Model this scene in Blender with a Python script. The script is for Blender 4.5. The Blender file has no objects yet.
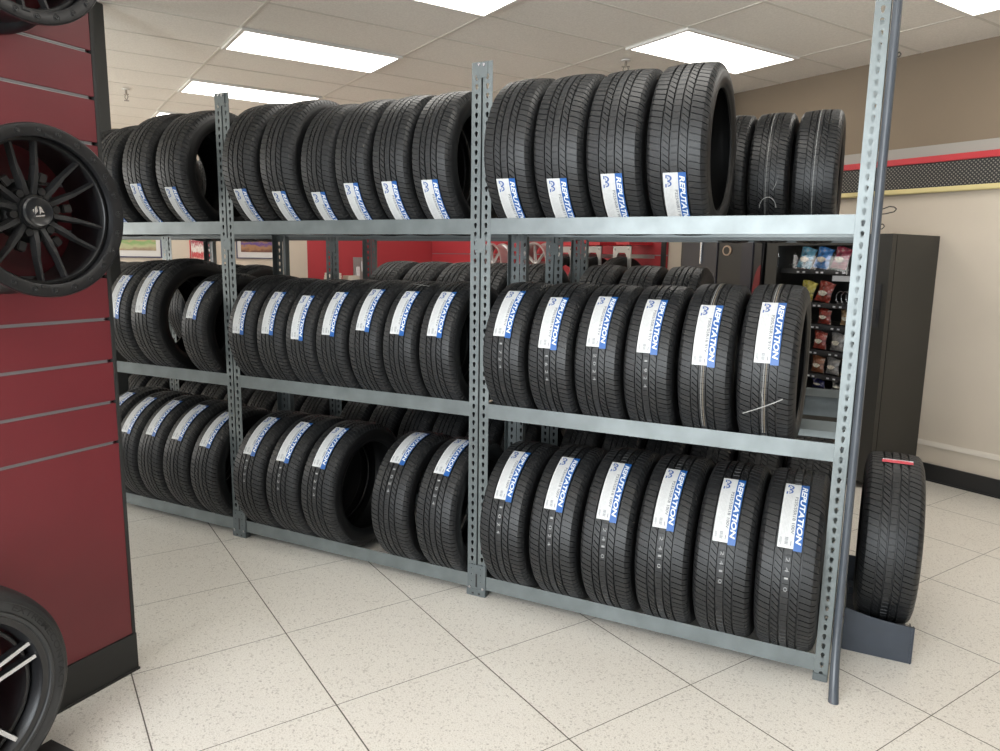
import bpy, bmesh, math, random
from math import sin, cos, pi, radians, sqrt, atan2
from mathutils import Vector, Matrix
random.seed(7)
S = bpy.context.scene
COL = S.collection

# ------------------------------------------------------------------ materials
def mat(name, color, rough=.5, metal=0.0, noise=None, bump=None, emit=None, spec=None, coat=0):
    m = bpy.data.materials.new(name); m.use_nodes = True
    nt = m.node_tree; b = nt.nodes['Principled BSDF']
    c = (*color, 1)
    b.inputs['Base Color'].default_value = c
    b.inputs['Roughness'].default_value = rough
    b.inputs['Metallic'].default_value = metal
    if spec is not None: b.inputs['Specular IOR Level'].default_value = spec
    if coat: b.inputs['Coat Weight'].default_value = coat; b.inputs['Coat Roughness'].default_value = .1
    if emit:
        b.inputs['Emission Color'].default_value = c; b.inputs['Emission Strength'].default_value = emit
    if noise:
        sc, amt = noise
        tc = nt.nodes.new('ShaderNodeTexCoord'); n = nt.nodes.new('ShaderNodeTexNoise')
        n.inputs['Scale'].default_value = sc; n.inputs['Detail'].default_value = 6
        nt.links.new(tc.outputs['Object'], n.inputs['Vector'])
        r = nt.nodes.new('ShaderNodeValToRGB')
        r.color_ramp.elements[0].position = .3; r.color_ramp.elements[1].position = .7
        r.color_ramp.elements[0].color = (*[max(0, x * (1 - amt)) for x in color], 1)
        r.color_ramp.elements[1].color = (*[min(1, x * (1 + amt)) for x in color], 1)
        nt.links.new(n.outputs['Fac'], r.inputs['Fac']); nt.links.new(r.outputs['Color'], b.inputs['Base Color'])
    if bump:
        sc, st = bump
        tc = nt.nodes.new('ShaderNodeTexCoord'); n = nt.nodes.new('ShaderNodeTexNoise')
        n.inputs['Scale'].default_value = sc; n.inputs['Detail'].default_value = 4
        nt.links.new(tc.outputs['Object'], n.inputs['Vector'])
        bp = nt.nodes.new('ShaderNodeBump'); bp.inputs['Strength'].default_value = st; bp.inputs['Distance'].default_value = .002
        nt.links.new(n.outputs['Fac'], bp.inputs['Height']); nt.links.new(bp.outputs['Normal'], b.inputs['Normal'])
    return m

M = {}
M['rubber'] = mat('tire_rubber', (.0125, .0130, .0138), .5, noise=(40, .18), spec=.45)
M['wall'] = mat('tire_sidewall', (.0065, .0066, .007), .45, spec=.35)
M['show'] = mat('display_tire_rubber', (.022, .022, .022), .5)
M['lettering'] = mat('sidewall_lettering_black', (.004, .004, .004), .5)
M['label'] = mat('label_paper', (.52, .53, .53), .45, noise=(60, .05))
M['blue'] = mat('label_blue', (.010, .085, .30), .4)
M['white'] = mat('print_white', (.66, .69, .72), .5)
M['ink'] = mat('print_navy', (.05, .10, .28), .5)
M['greyink'] = mat('print_grey', (.14, .15, .17), .5)
M['faint'] = mat('print_faint', (.40, .41, .42), .5)
M['redlab'] = mat('label_red', (.62, .04, .07), .4)
M['chalk'] = mat('chalk_mark', (.30, .305, .305), .8)
M['chalkw'] = mat('chalk_white', (.34, .34, .33), .8)
M['linetan'] = mat('tread_line_tan', (.20, .165, .12), .8)
M['steel'] = mat('galvanised_steel', (.150, .170, .171), .38, .4, noise=(9, .16), bump=(120, .05))
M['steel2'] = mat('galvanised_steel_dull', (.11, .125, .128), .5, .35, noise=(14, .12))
M['guard'] = mat('grey_plastic_strip', (.058, .067, .080), .35, noise=(20, .08))
M['cradle'] = mat('dark_grey_steel', (.042, .050, .064), .35, .3, noise=(12, .1))
M['cream'] = mat('cream_paint', (.55, .48, .395), .7, noise=(3, .025))
M['tan'] = mat('tan_brown_paint', (.215, .165, .115), .8, noise=(2.5, .03))
M['redwall'] = mat('red_paint', (.40, .035, .045), .6, noise=(3, .03))
M['black'] = mat('black_vinyl', (.015, .015, .016), .35)
M['blackmat'] = mat('black_matte', (.022, .022, .021), .6)
M['column'] = mat('dark_column_paint', (.045, .045, .042), .6)
M['greyband'] = mat('grey_band', (.33, .31, .28), .6)
M['redband'] = mat('red_band', (.50, .03, .04), .4)
M['yellow'] = mat('yellow_strip', (.66, .56, .27), .5)
M['railp'] = mat('chair_rail_paint', (.70, .64, .56), .45)
M['red'] = mat('slatwall_red', (.150, .018, .024), .42, noise=(4, .06))
M['alu'] = mat('aluminium_insert', (.34, .34, .345), .4, .5)
M['gloss'] = mat('gloss_black', (.008, .008, .009), .28, coat=.2)
M['satin'] = mat('satin_black_alloy', (.015, .015, .0155), .38, .4)
M['satin2'] = mat('black_alloy_face', (.026, .026, .027), .42, .4)
M['ring'] = mat('beadlock_ring_black', (.016, .016, .017), .34, .3)
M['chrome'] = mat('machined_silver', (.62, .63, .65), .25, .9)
M['silver'] = mat('silver_alloy', (.50, .50, .50), .35, .7)
M['machine'] = mat('machine_black', (.026, .025, .022), .45, noise=(2, .08), bump=(300, .15))
M['ledge'] = mat('shelf_black', (.03, .03, .033), .4)
M['tag'] = mat('price_tag_white', (.72, .72, .74), .5)
M['bluepan'] = mat('drink_panel_blue', (.003, .004, .016), .3, coat=.5)
M['reddisc'] = mat('drink_emblem_red', (.14, .006, .010), .3)
M['bronze'] = mat('badge_bronze', (.42, .30, .22), .4)
M['wire'] = mat('dark_wire', (.06, .055, .05), .4, .7)
M['brass'] = mat('sprinkler_metal', (.30, .27, .23), .35, .8)
M['ceilframe'] = mat('ceiling_grid', (.70, .67, .60), .5)
M['lampframe'] = mat('lamp_frame', (.78, .76, .72), .5)
M['framewood'] = mat('picture_frame_dark', (.05, .05, .10), .4)
M['matboard'] = mat('picture_mat', (.62, .60, .58), .7)
M['postery'] = mat('poster_yellow', (.78, .62, .12), .6)
M['floorw'] = mat('paper_stack', (.62, .58, .50), .7)

def lampmat(strength):
    m = bpy.data.materials.new('fluorescent_diffuser'); m.use_nodes = True
    nt = m.node_tree; b = nt.nodes['Principled BSDF']
    b.inputs['Base Color'].default_value = (.9, .88, .84, 1)
    b.inputs['Emission Color'].default_value = (1, .965, .90, 1)
    b.inputs['Emission Strength'].default_value = strength
    return m
M['lamp'] = lampmat(4.6)
M['led'] = lampmat(1.6)

def glassmat():
    m = bpy.data.materials.new('clear_glass'); m.use_nodes = True
    nt = m.node_tree; nt.nodes.remove(nt.nodes['Principled BSDF'])
    o = nt.nodes['Material Output']; t = nt.nodes.new('ShaderNodeBsdfTransparent'); g = nt.nodes.new('ShaderNodeBsdfGlossy')
    g.inputs['Roughness'].default_value = .03
    f = nt.nodes.new('ShaderNodeFresnel'); f.inputs['IOR'].default_value = 1.3
    mx = nt.nodes.new('ShaderNodeMixShader')
    nt.links.new(f.outputs[0], mx.inputs[0]); nt.links.new(t.outputs[0], mx.inputs[1]); nt.links.new(g.outputs[0], mx.inputs[2])
    nt.links.new(mx.outputs[0], o.inputs['Surface'])
    return m
M['glass'] = glassmat()

def floormat():
    m = bpy.data.materials.new('speckled_stone_tile'); m.use_nodes = True
    nt = m.node_tree; N = nt.nodes; Lk = nt.links; b = N['Principled BSDF']
    tc = N.new('ShaderNodeTexCoord')
    n1 = N.new('ShaderNodeTexVoronoi'); n1.inputs['Scale'].default_value = 150
    n2 = N.new('ShaderNodeTexNoise'); n2.inputs['Scale'].default_value = 210; n2.inputs['Detail'].default_value = 3
    n3 = N.new('ShaderNodeTexNoise'); n3.inputs['Scale'].default_value = 1.3; n3.inputs['Detail'].default_value = 3
    for n in (n1, n2, n3): Lk.new(tc.outputs['Object'], n.inputs['Vector'])
    r1 = N.new('ShaderNodeValToRGB'); e = r1.color_ramp.elements
    e[0].position = .30; e[0].color = (.52, .475, .41, 1); e[1].position = .46; e[1].color = (.70, .67, .615, 1)
    x = r1.color_ramp.elements.new(.72); x.color = (.77, .745, .695, 1)
    Lk.new(n2.outputs['Fac'], r1.inputs['Fac'])
    sepc = N.new('ShaderNodeSeparateColor'); Lk.new(n1.outputs['Color'], sepc.inputs[0])
    r2 = N.new('ShaderNodeValToRGB'); e = r2.color_ramp.elements
    e[0].position = .0; e[0].color = (.45, .42, .40, 1); e[1].position = .16; e[1].color = (1, 1, 1, 1)
    Lk.new(sepc.outputs[0], r2.inputs['Fac'])
    mx = N.new('ShaderNodeMixRGB'); mx.blend_type = 'MULTIPLY'; mx.inputs[0].default_value = .55
    Lk.new(r1.outputs[0], mx.inputs[1]); Lk.new(r2.outputs[0], mx.inputs[2])
    r3 = N.new('ShaderNodeValToRGB'); e = r3.color_ramp.elements
    e[0].position = .3; e[0].color = (.95, .94, .93, 1); e[1].position = .7; e[1].color = (1, 1, 1, 1)
    Lk.new(n3.outputs['Fac'], r3.inputs['Fac'])
    mx3 = N.new('ShaderNodeMixRGB'); mx3.blend_type = 'MULTIPLY'; mx3.inputs[0].default_value = 1
    Lk.new(mx.outputs[0], mx3.inputs[1]); Lk.new(r3.outputs[0], mx3.inputs[2])
    # joints: object coordinates are aligned with the tile grid
    sx = N.new('ShaderNodeSeparateXYZ'); Lk.new(tc.outputs['Object'], sx.inputs[0])
    outs = []
    for ax, hw in ((0, .0016), (1, .0024)):
        d = N.new('ShaderNodeMath'); d.operation = 'DIVIDE'; d.inputs[1].default_value = .588; Lk.new(sx.outputs[ax], d.inputs[0])
        a = N.new('ShaderNodeMath'); a.operation = 'ADD'; a.inputs[1].default_value = 100.5; Lk.new(d.outputs[0], a.inputs[0])
        f = N.new('ShaderNodeMath'); f.operation = 'FRACT'; Lk.new(a.outputs[0], f.inputs[0])
        s = N.new('ShaderNodeMath'); s.operation = 'SUBTRACT'; s.inputs[1].default_value = .5; Lk.new(f.outputs[0], s.inputs[0])
        ab = N.new('ShaderNodeMath'); ab.operation = 'ABSOLUTE'; Lk.new(s.outputs[0], ab.inputs[0])
        lt = N.new('ShaderNodeMath'); lt.operation = 'LESS_THAN'; lt.inputs[1].default_value = hw / .588; Lk.new(ab.outputs[0], lt.inputs[0])
        outs.append(lt)
    mxm = N.new('ShaderNodeMath'); mxm.operation = 'MAXIMUM'; Lk.new(outs[0].outputs[0], mxm.inputs[0]); Lk.new(outs[1].outputs[0], mxm.inputs[1])
    mj = N.new('ShaderNodeMixRGB'); Lk.new(mxm.outputs[0], mj.inputs[0]); Lk.new(mx3.outputs[0], mj.inputs[1]); mj.inputs[2].default_value = (.09, .075, .06, 1)
    Lk.new(mj.outputs[0], b.inputs['Base Color'])
    b.inputs['Roughness'].default_value = .33; b.inputs['Specular IOR Level'].default_value = .45
    return m
M['floor'] = floormat()

def ceilmat():
    m = bpy.data.materials.new('acoustic_panel'); m.use_nodes = True
    nt = m.node_tree; N = nt.nodes; Lk = nt.links; b = N['Principled BSDF']
    tc = N.new('ShaderNodeTexCoord'); n = N.new('ShaderNodeTexNoise'); n.inputs['Scale'].default_value = 90; n.inputs['Detail'].default_value = 5
    Lk.new(tc.outputs['Object'], n.inputs['Vector'])
    r = N.new('ShaderNodeValToRGB'); e = r.color_ramp.elements
    e[0].position = .3; e[0].color = (.80, .765, .70, 1); e[1].position = .65; e[1].color = (.90, .865, .80, 1)
    Lk.new(n.outputs['Fac'], r.inputs['Fac']); Lk.new(r.outputs[0], b.inputs['Base Color']); b.inputs['Roughness'].default_value = .9
    return m
M['ceil'] = ceilmat()

def meshmat():
    m = bpy.data.materials.new('perforated_grille'); m.use_nodes = True
    nt = m.node_tree; N = nt.nodes; Lk = nt.links; b = N['Principled BSDF']
    tc = N.new('ShaderNodeTexCoord'); mp = N.new('ShaderNodeMapping'); mp.inputs['Rotation'].default_value = (0, radians(45), 0)
    mp.inputs['Location'].default_value = (50, 50.5, 50)
    Lk.new(tc.outputs['Object'], mp.inputs[0]); sx = N.new('ShaderNodeSeparateXYZ'); Lk.new(mp.outputs[0], sx.inputs[0])
    o = []
    for ax in (0, 2):
        d = N.new('ShaderNodeMath'); d.operation = 'DIVIDE'; d.inputs[1].default_value = .019; Lk.new(sx.outputs[ax], d.inputs[0])
        f = N.new('ShaderNodeMath'); f.operation = 'FRACT'; Lk.new(d.outputs[0], f.inputs[0])
        l = N.new('ShaderNodeMath'); l.operation = 'LESS_THAN'; l.inputs[1].default_value = .52; Lk.new(f.outputs[0], l.inputs[0]); o.append(l)
    mx = N.new('ShaderNodeMath'); mx.operation = 'MAXIMUM'; Lk.new(o[0].outputs[0], mx.inputs[0]); Lk.new(o[1].outputs[0], mx.inputs[1])
    c = N.new('ShaderNodeMixRGB'); Lk.new(mx.outputs[0], c.inputs[0]); c.inputs[1].default_value = (.20, .185, .16, 1); c.inputs[2].default_value = (.018, .018, .018, 1)
    Lk.new(c.outputs[0], b.inputs['Base Color']); b.inputs['Roughness'].default_value = .6
    return m
M['mesh'] = meshmat()

def artmat(name, cols, scale=6, vert=False):
    """a generic arena photograph: banded crowd, light rim and playing field"""
    m = bpy.data.materials.new(name); m.use_nodes = True
    nt = m.node_tree; N = nt.nodes; Lk = nt.links; b = N['Principled BSDF']
    tc = N.new('ShaderNodeTexCoord'); sx = N.new('ShaderNodeSeparateXYZ'); Lk.new(tc.outputs['Generated'], sx.inputs[0])
    n = N.new('ShaderNodeTexNoise'); n.inputs['Scale'].default_value = scale; n.inputs['Detail'].default_value = 6
    Lk.new(tc.outputs['Generated'], n.inputs['Vector'])
    a = N.new('ShaderNodeMath'); a.operation = 'MULTIPLY_ADD'; a.inputs[1].default_value = .45; Lk.new(n.outputs['Fac'], a.inputs[0]); Lk.new(sx.outputs[2], a.inputs[2])
    s = N.new('ShaderNodeMath'); s.operation = 'SUBTRACT'; s.inputs[1].default_value = .22; Lk.new(a.outputs[0], s.inputs[0])
    r = N.new('ShaderNodeValToRGB'); r.color_ramp.interpolation = 'EASE'
    e = r.color_ramp.elements
    e[0].position = cols[0][0]; e[0].color = (*cols[0][1], 1); e[1].position = cols[1][0]; e[1].color = (*cols[1][1], 1)
    for p, c in cols[2:]:
        x = r.color_ramp.elements.new(p); x.color = (*c, 1)
    Lk.new(s.outputs[0], r.inputs[0]); Lk.new(r.outputs[0], b.inputs['Base Color']); b.inputs['Roughness'].default_value = .4
    return m
M['art1'] = artmat('arena_photo_field', [(0, (.30, .22, .15)), (.16, (.42, .42, .25)), (.3, (.22, .36, .14)), (.42, (.5, .34, .22)), (.55, (.36, .27, .22)), (.75, (.55, .6, .75)), (1, (.7, .75, .85))])
M['art2'] = artmat('arena_photo_violet', [(0, (.16, .07, .05)), (.2, (.35, .19, .10)), (.32, (.12, .07, .25)), (.45, (.28, .16, .10)), (.6, (.03, .02, .05)), (1, (.02, .02, .03))])
M['art3'] = artmat('poster_collage', [(0, (.75, .6, .1)), (.12, (.8, .75, .65)), (.3, (.5, .05, .06)), (.42, (.75, .73, .68)), (.6, (.35, .05, .08)), (.75, (.8, .75, .7)), (1, (.5, .4, .3))], 14)

# ------------------------------------------------------------------ mesh helpers
class MB:
    def __init__(s): s.v = []; s.f = []
    def add(s, vs, fs, T=None):
        o = len(s.v)
        s.v += [tuple(T @ Vector(v)) if T else tuple(v) for v in vs]
        s.f += [tuple(i + o for i in f) for f in fs]; return s
    def box(s, x0, x1, y0, y1, z0, z1, T=None, bev=0):
        if bev:
            bm = bmesh.new(); bmesh.ops.create_cube(bm, size=1)
            for v in bm.verts: v.co = ((x0 + x1) / 2 + v.co.x * (x1 - x0), (y0 + y1) / 2 + v.co.y * (y1 - y0), (z0 + z1) / 2 + v.co.z * (z1 - z0))
            bmesh.ops.bevel(bm, geom=bm.edges[:], offset=bev, segments=2, affect='EDGES')
            bm.verts.index_update()
            r = s.add([v.co[:] for v in bm.verts], [[v.index for v in f.verts] for f in bm.faces], T); bm.free(); return r
        return s.add([(x0, y0, z0), (x1, y0, z0), (x1, y1, z0), (x0, y1, z0), (x0, y0, z1), (x1, y0, z1), (x1, y1, z1), (x0, y1, z1)],
                     [(0, 3, 2, 1), (4, 5, 6, 7), (0, 1, 5, 4), (1, 2, 6, 5), (2, 3, 7, 6), (3, 0, 4, 7)], T)
    def prism(s, pts, y0, y1, T=None):
        """polygon in the xz plane extruded along y"""
        n = len(pts)
        v = [(x, y0, z) for x, z in pts] + [(x, y1, z) for x, z in pts]
        f = [tuple(range(n)), tuple(range(2 * n - 1, n - 1, -1))] + [(i, n + i, n + (i + 1) % n, (i + 1) % n) for i in range(n)]
        return s.add(v, f, T)
    def lathe(s, prof, seg=48, T=None, close=False, a0=0, a1=2 * pi):
        """profile (x along axis, r) spun about the x axis"""
        n = len(prof); full = abs(a1 - a0 - 2 * pi) < 1e-6; rows = seg if full else seg + 1
        v = []; f = []
        for i in range(rows):
            a = a0 + (a1 - a0) * i / seg
            for x, r in prof: v.append((x, -r * cos(a), r * sin(a)))
        for i in range(seg):
            j = (i + 1) % rows
            for k in range(n if close else n - 1):
                l = (k + 1) % n
                f.append((i * n + k, j * n + k, j * n + l, i * n + l))
        return s.add(v, f, T)
    def cyl(s, p0, p1, r, seg=12, r1=None):
        p0, p1 = Vector(p0), Vector(p1); d = p1 - p0; q = d.to_track_quat('Z', 'Y').to_matrix().to_4x4()
        T = Matrix.Translation(p0) @ q; L = d.length; r1 = r if r1 is None else r1
        v = [(r * cos(2 * pi * i / seg), r * sin(2 * pi * i / seg), 0) for i in range(seg)] + [(r1 * cos(2 * pi * i / seg), r1 * sin(2 * pi * i / seg), L) for i in range(seg)]
        f = [tuple(range(seg - 1, -1, -1)), tuple(range(seg, 2 * seg))] + [(i, (i + 1) % seg, seg + (i + 1) % seg, seg + i) for i in range(seg)]
        return s.add(v, f, T)
    def tube(s, pts, r, seg=8):
        for a, b in zip(pts[:-1], pts[1:]): s.cyl(a, b, r, seg)
        return s
    def mesh(s, name, m, smooth=None):
        me = bpy.data.meshes.new(name); me.from_pydata(s.v, [], s.f); me.update()
        for x in (m if isinstance(m, (list, tuple)) else [m]): me.materials.append(x)
        if smooth:
            for p in me.polygons: p.use_smooth = True
            me.set_sharp_from_angle(angle=radians(smooth))
        return me
    def build(s, name, m, parent=None, smooth=None, loc=None, rot=None):
        return link(name, s.mesh(name, m, smooth), parent, loc, rot)

def link(name, me, parent=None, loc=None, rot=None):
    o = bpy.data.objects.new(name, me); COL.objects.link(o)
    if parent: o.parent = parent
    if loc: o.location = loc
    if rot: o.rotation_euler = rot
    return o
def tag(o, label, cat, group=None, kind=None):
    o['label'] = label; o['category'] = cat
    if group: o['group'] = group
    if kind: o['kind'] = kind
    return o
def struct(o): o['kind'] = 'structure'; return o
def empty(name, loc=(0, 0, 0), rz=0):
    o = bpy.data.objects.new(name, None); COL.objects.link(o); o.location = loc; o.rotation_euler = (0, 0, rz); o.empty_display_size = .1; return o

# room axes: u runs along the right-hand wall, v runs towards it (floor tiles and ceiling grid follow them)
RA = -pi / 6
E1 = Vector((cos(RA), sin(RA), 0)); E2 = Vector((-sin(RA), cos(RA), 0))
def uv(u, v, z=0): return tuple(E1 * u + E2 * v + Vector((0, 0, z)))
RT = Matrix.Rotation(RA, 4, 'Z')

# ------------------------------------------------------------------ camera
CP = Vector((1.5253, -2.8477, 1.5842)); pan, pit, rol, FPX = -0.4624, 0.1610, 0.0156, 724.565
fw = Vector((sin(pan) * cos(pit), cos(pan) * cos(pit), -sin(pit))); rt = Vector((cos(pan), -sin(pan), 0)); up = rt.cross(fw)
r2 = rt * cos(rol) + up * sin(rol); u2 = -rt * sin(rol) + up * cos(rol)
cd = bpy.data.cameras.new('camera'); cam = bpy.data.objects.new('camera', cd); COL.objects.link(cam)
mw = Matrix((r2, u2, -fw)).transposed().to_4x4(); mw.translation = CP; cam.matrix_world = mw
cd.sensor_fit = 'HORIZONTAL'; cd.sensor_width = 36; cd.lens = FPX * 36 / 1000; cd.clip_start = .05; cd.clip_end = 100
S.camera = cam

# ------------------------------------------------------------------ room
ZC = 3.07; VW = 3.83; UW = -7.6; UE = 5.2; VS = -6.0
TO = (-.544, -.691, 0)          # a tile corner
def quad(name, pts, m): return struct(MB().add(pts, [tuple(range(len(pts)))]).build(name, m))
ft = Matrix.Translation(TO) @ RT
b = MB().box(UW - 1 + .6, UE + 1, VS - .5, VW + .9, -.06, 0)
fl = b.build('floor', M['floor'], loc=TO, rot=(0, 0, RA)); struct(fl)
ce = MB().box(UW - .1, UE, VS, VW + .1, ZC + .012, ZC + .07).build('ceiling', M['ceil'], rot=(0, 0, RA)); struct(ce)
g = MB(); PU, PV, U0, V0 = .5833, 1.188, -.775, -.33
i = -13
while U0 + i * PU < UE:
    u = U0 + i * PU
    if u > UW: g.box(u - .009, u + .009, VS, VW, ZC + .009, ZC + .0119)
    i += 1
for i in range(-5, 4):
    v = V0 + i * PV + .0
    g.box(UW, UE, v - .011, v + .011, ZC + .0085, ZC + .0115)
gr = g.build('trim_1', M['ceilframe'], rot=(0, 0, RA)); struct(gr)

struct(MB().box(UW, UE, VW, VW + .1, 0, 2.42).build('wall_right', M['cream'], rot=(0, 0, RA)))
struct(MB().box(UW, UE, VW + .0, VW + .1, 2.42, ZC + .012).build('wall_right.001', M['tan'], rot=(0, 0, RA)))
struct(MB().box(UW - .1, UW, VS, 1.79, 0, ZC + .012).build('wall_back', M['cream'], rot=(0, 0, RA)))
struct(MB().box(UW - .1, UW, 1.79, VW + .1, 0, ZC + .012).build('wall_back.001', M['redwall'], rot=(0, 0, RA)))
struct(MB().box(-2.5, UE, VW - .012, VW, 0, .13).box(-2.5, UE, VW - .016, VW, 0, .012).build('baseboard_right', M['black'], rot=(0, 0, RA)))
struct(MB().box(UW, UW + .012, VS, VW - .02, 0, .13).build('baseboard_back', M['black'], rot=(0, 0, RA)))
tb = MB()
tb.prism([(0, .262), (0, .298), (1, .298), (1, .262)], 0, 0) if False else None
struct(MB().box(-2.5, UE, VW - .014, VW, .268, .294).box(-2.5, UE, VW - .008, VW, .262, .300).build('trim_2', M['railp'], rot=(0, 0, RA)))

# wall band with grille
wb = empty('wall_band', uv(-1.2, VW), RA)
tag(wb, 'long wall band of red stripe above dark grille and yellow strip on cream wall', 'wall band')
MB().box(-1.3, 6.3, -.03, 0, 2.345, 2.422).build('grey_board', M['greyband'], wb)
MB().box(-1.3, 6.3, -.055, 0, 2.300, 2.345, bev=.004).build('red_stripe', M['redband'], wb)
MB().box(-1.3, 6.3, -.04, 0, 2.128, 2.300).build('grille', M['mesh'], wb)
MB().box(-1.3, 6.3, -.048, 0, 2.092, 2.128, bev=.006).build('yellow_strip', M['yellow'], wb)

# ------------------------------------------------------------------ ceiling lights
lights = [(-3.108, -.33, 'wide ceiling light panel above the left bay of tires'), (-4.858, -.33, 'ceiling light panel partly hidden behind the left bay tires'),
          (-6.608, -.33, 'farthest ceiling light panel, a sliver above the leftmost tires'), (-1.358, -.33, 'ceiling light panel cut by the top edge over the middle post'),
          (-1.358, 2.046, 'ceiling light panel above the right bay of tires'), (.392, 2.046, 'ceiling light panel cut off at the top right corner'),
          (-4.858, 2.046, 'ceiling light panel behind the middle bay, hidden by its top tires'), (-6.608, 2.046, 'ceiling light panel over the far counter, hidden by the top tires'),
          (-6.608, -2.706, 'ceiling light panel far to the left behind the red display'),
          (.392, -.33, 'ceiling light panel above the camera'), (2.142, -.33, 'ceiling light panel right of the camera'), (2.142, 2.046, 'ceiling light panel beside the right wall'),
          (.392, -2.706, 'ceiling light panel behind the camera'), (2.142, -2.706, 'ceiling light panel behind the camera, near the entrance')]
proto = None
for u, v, lab in lights:
    if proto is None:
        e = empty('ceiling_light', uv(u, v, ZC), RA)
        fr = MB()
        W_, L_ = PU, PV
        t = .026
        fr.box(0, W_, 0, t, -.006, .02).box(0, W_, L_ - t, L_, -.006, .02).box(0, t, t, L_ - t, -.006, .02).box(W_ - t, W_, t, L_ - t, -.006, .02)
        fr.build('light_frame', M['lampframe'], e)
        MB().box(t, W_ - t, t, L_ - t, -.002, .01).build('light_diffuser', M['lamp'], e)
        proto = e
    else:
        e = proto.copy(); COL.objects.link(e); e.location = uv(u, v, ZC)
        for c in proto.children: d = c.copy(); COL.objects.link(d); d.parent = e
    tag(e, lab, 'ceiling light', 'fluorescent ceiling panels')

# sprinklers
def sprinkler(x, y, lab):
    e = empty('ceiling_sprinkler', (x, y, ZC)); tag(e, lab, 'sprinkler', 'ceiling sprinklers')
    MB().cyl((0, 0, 0), (0, 0, -.008), .035, 20).build('escutcheon', M['lampframe'], e)
    m = MB().cyl((0, 0, 0), (0, 0, -.05), .010, 10).tube([(-.012, 0, -.045), (-.022, 0, -.07), (0, 0, -.10)], .004, 6).tube([(.012, 0, -.045), (.022, 0, -.07), (0, 0, -.10)], .004, 6)
    m.cyl((-.03, 0, -.046), (.03, 0, -.05), .005, 8)
    m.build('sprinkler_body', M['brass'], e)
    MB().cyl((0, 0, -.10), (0, 0, -.104), .022, 14).build('deflector', M['brass'], e)
sprinkler(-4.74, 1.88, 'small metal sprinkler on the ceiling near the dark column')
sprinkler(-.234, 2.726, 'small metal sprinkler on the ceiling above the right bay')

# ------------------------------------------------------------------ tires
R0, W0 = .335, .225
def tire_mesh(npitch=86):
    gx = (.070, .205); gw = .016; gd = .009
    # (x/W, radial drop, notch depth on primary row, on secondary row, shear)
    def shear(x):
        s = 1 if x >= 0 else -1; a = abs(x)
        if a < .060: v = .02 * a / .060
        elif a < .215: v = .02 + (a - .060) / .155 * 1.25
        else: v = 1.27 + (a - .215) / .2 * .35 + ((a - .215) / .2) ** 2 * .15
        return s * v
    def crown(x): a = abs(x); return .0035 * (a / .3) ** 2 if a < .36 else .005 + (a - .36) ** 2 * 1.1
    cols = []
    half = []
    def c(x, dr, n1=0, n2=0): half.append((x, dr, n1, n2))
    c(.030, crown(.03), .0018, .0018); c(.070 - gw, crown(.07), .0018, .0018); c(.070 - gw * .7, crown(.07) + gd); c(.070 + gw * .7, crown(.07) + gd)
    c(.070 + gw, crown(.08), .0065, 0); c(.137, crown(.137), .0065, 0); c(.205 - gw, crown(.2), .0065, 0)
    c(.205 - gw * .7, crown(.2) + gd); c(.205 + gw * .7, crown(.2) + gd); c(.205 + gw, crown(.21), .004, 0)
    c(.27, crown(.27), .004, 0); c(.335, crown(.335), .004, .0); c(.395, crown(.395), .0045, 0); c(.432, .0135, .006, 0); c(.458, .022, .006, 0); c(.474, .033, 0, 0)
    side = [(.487, .041), (.4905, .045), (.4905, .047), (.496, .053), (.5, .061), (.498, .070), (.490, .079), (.478, .086), (.470, .088), (.462, .094), (.448, .099), (.42, .101), (.40, .098)]
    inner = [(.415, .088), (.45, .074), (.462, .058), (.452, .042), (.425, .026), (.36, .018), (.2, .0155)]
    cols = [(-x, d, n1, n2) for x, d, n1, n2 in reversed(half)] + half
    cols = [(-x, d, 0, 0) for x, d in reversed(side)] + cols + [(x, d, 0, 0) for x, d in side]
    inn = [(x, d, 0, 0) for x, d in inner] + [(-x, d, 0, 0) for x, d in reversed(inner)]
    allc = cols + inn
    n = len(allc)
    rows = []
    for p in range(npitch):
        for f, k in ((.0, 0), (.045, 1), (.155, 1), (.20, 0), (.45, 0), (.74, 0)): rows.append((p + f, k))
    m = MB(); R = R0; W = W0; pa = 2 * pi / npitch
    for t, k in rows:
        for ci, (x, d, n1, n2) in enumerate(allc):
            fade = 1 if abs(x) < .475 and ci < len(cols) else 0
            a = (t - (shear(x) if fade else shear(.474 if x > 0 else -.474))) * pa
            r = R - d - (n1 if k == 1 else n2 if k == 2 else 0)
            m.v.append((x * W, -r * cos(a), r * sin(a)))
    nr = len(rows)
    for i in range(nr):
        j = (i + 1) % nr
        for q in range(n):
            l = (q + 1) % n
            m.f.append((i * n + q, i * n + l, j * n + l, j * n + q))
    me = m.mesh('tire', [M['rubber'], M['wall']], 32)
    # tread keeps the dull mould finish, sidewalls and lining the smooth black one
    lo = len(side) + 0; hi = len(cols) - len(side) - 1
    me.polygons.foreach_set('material_index', [0 if lo <= (k % n) < hi else 1 for k in range(len(m.f))])
    return me
TIRE = tire_mesh()

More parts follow.
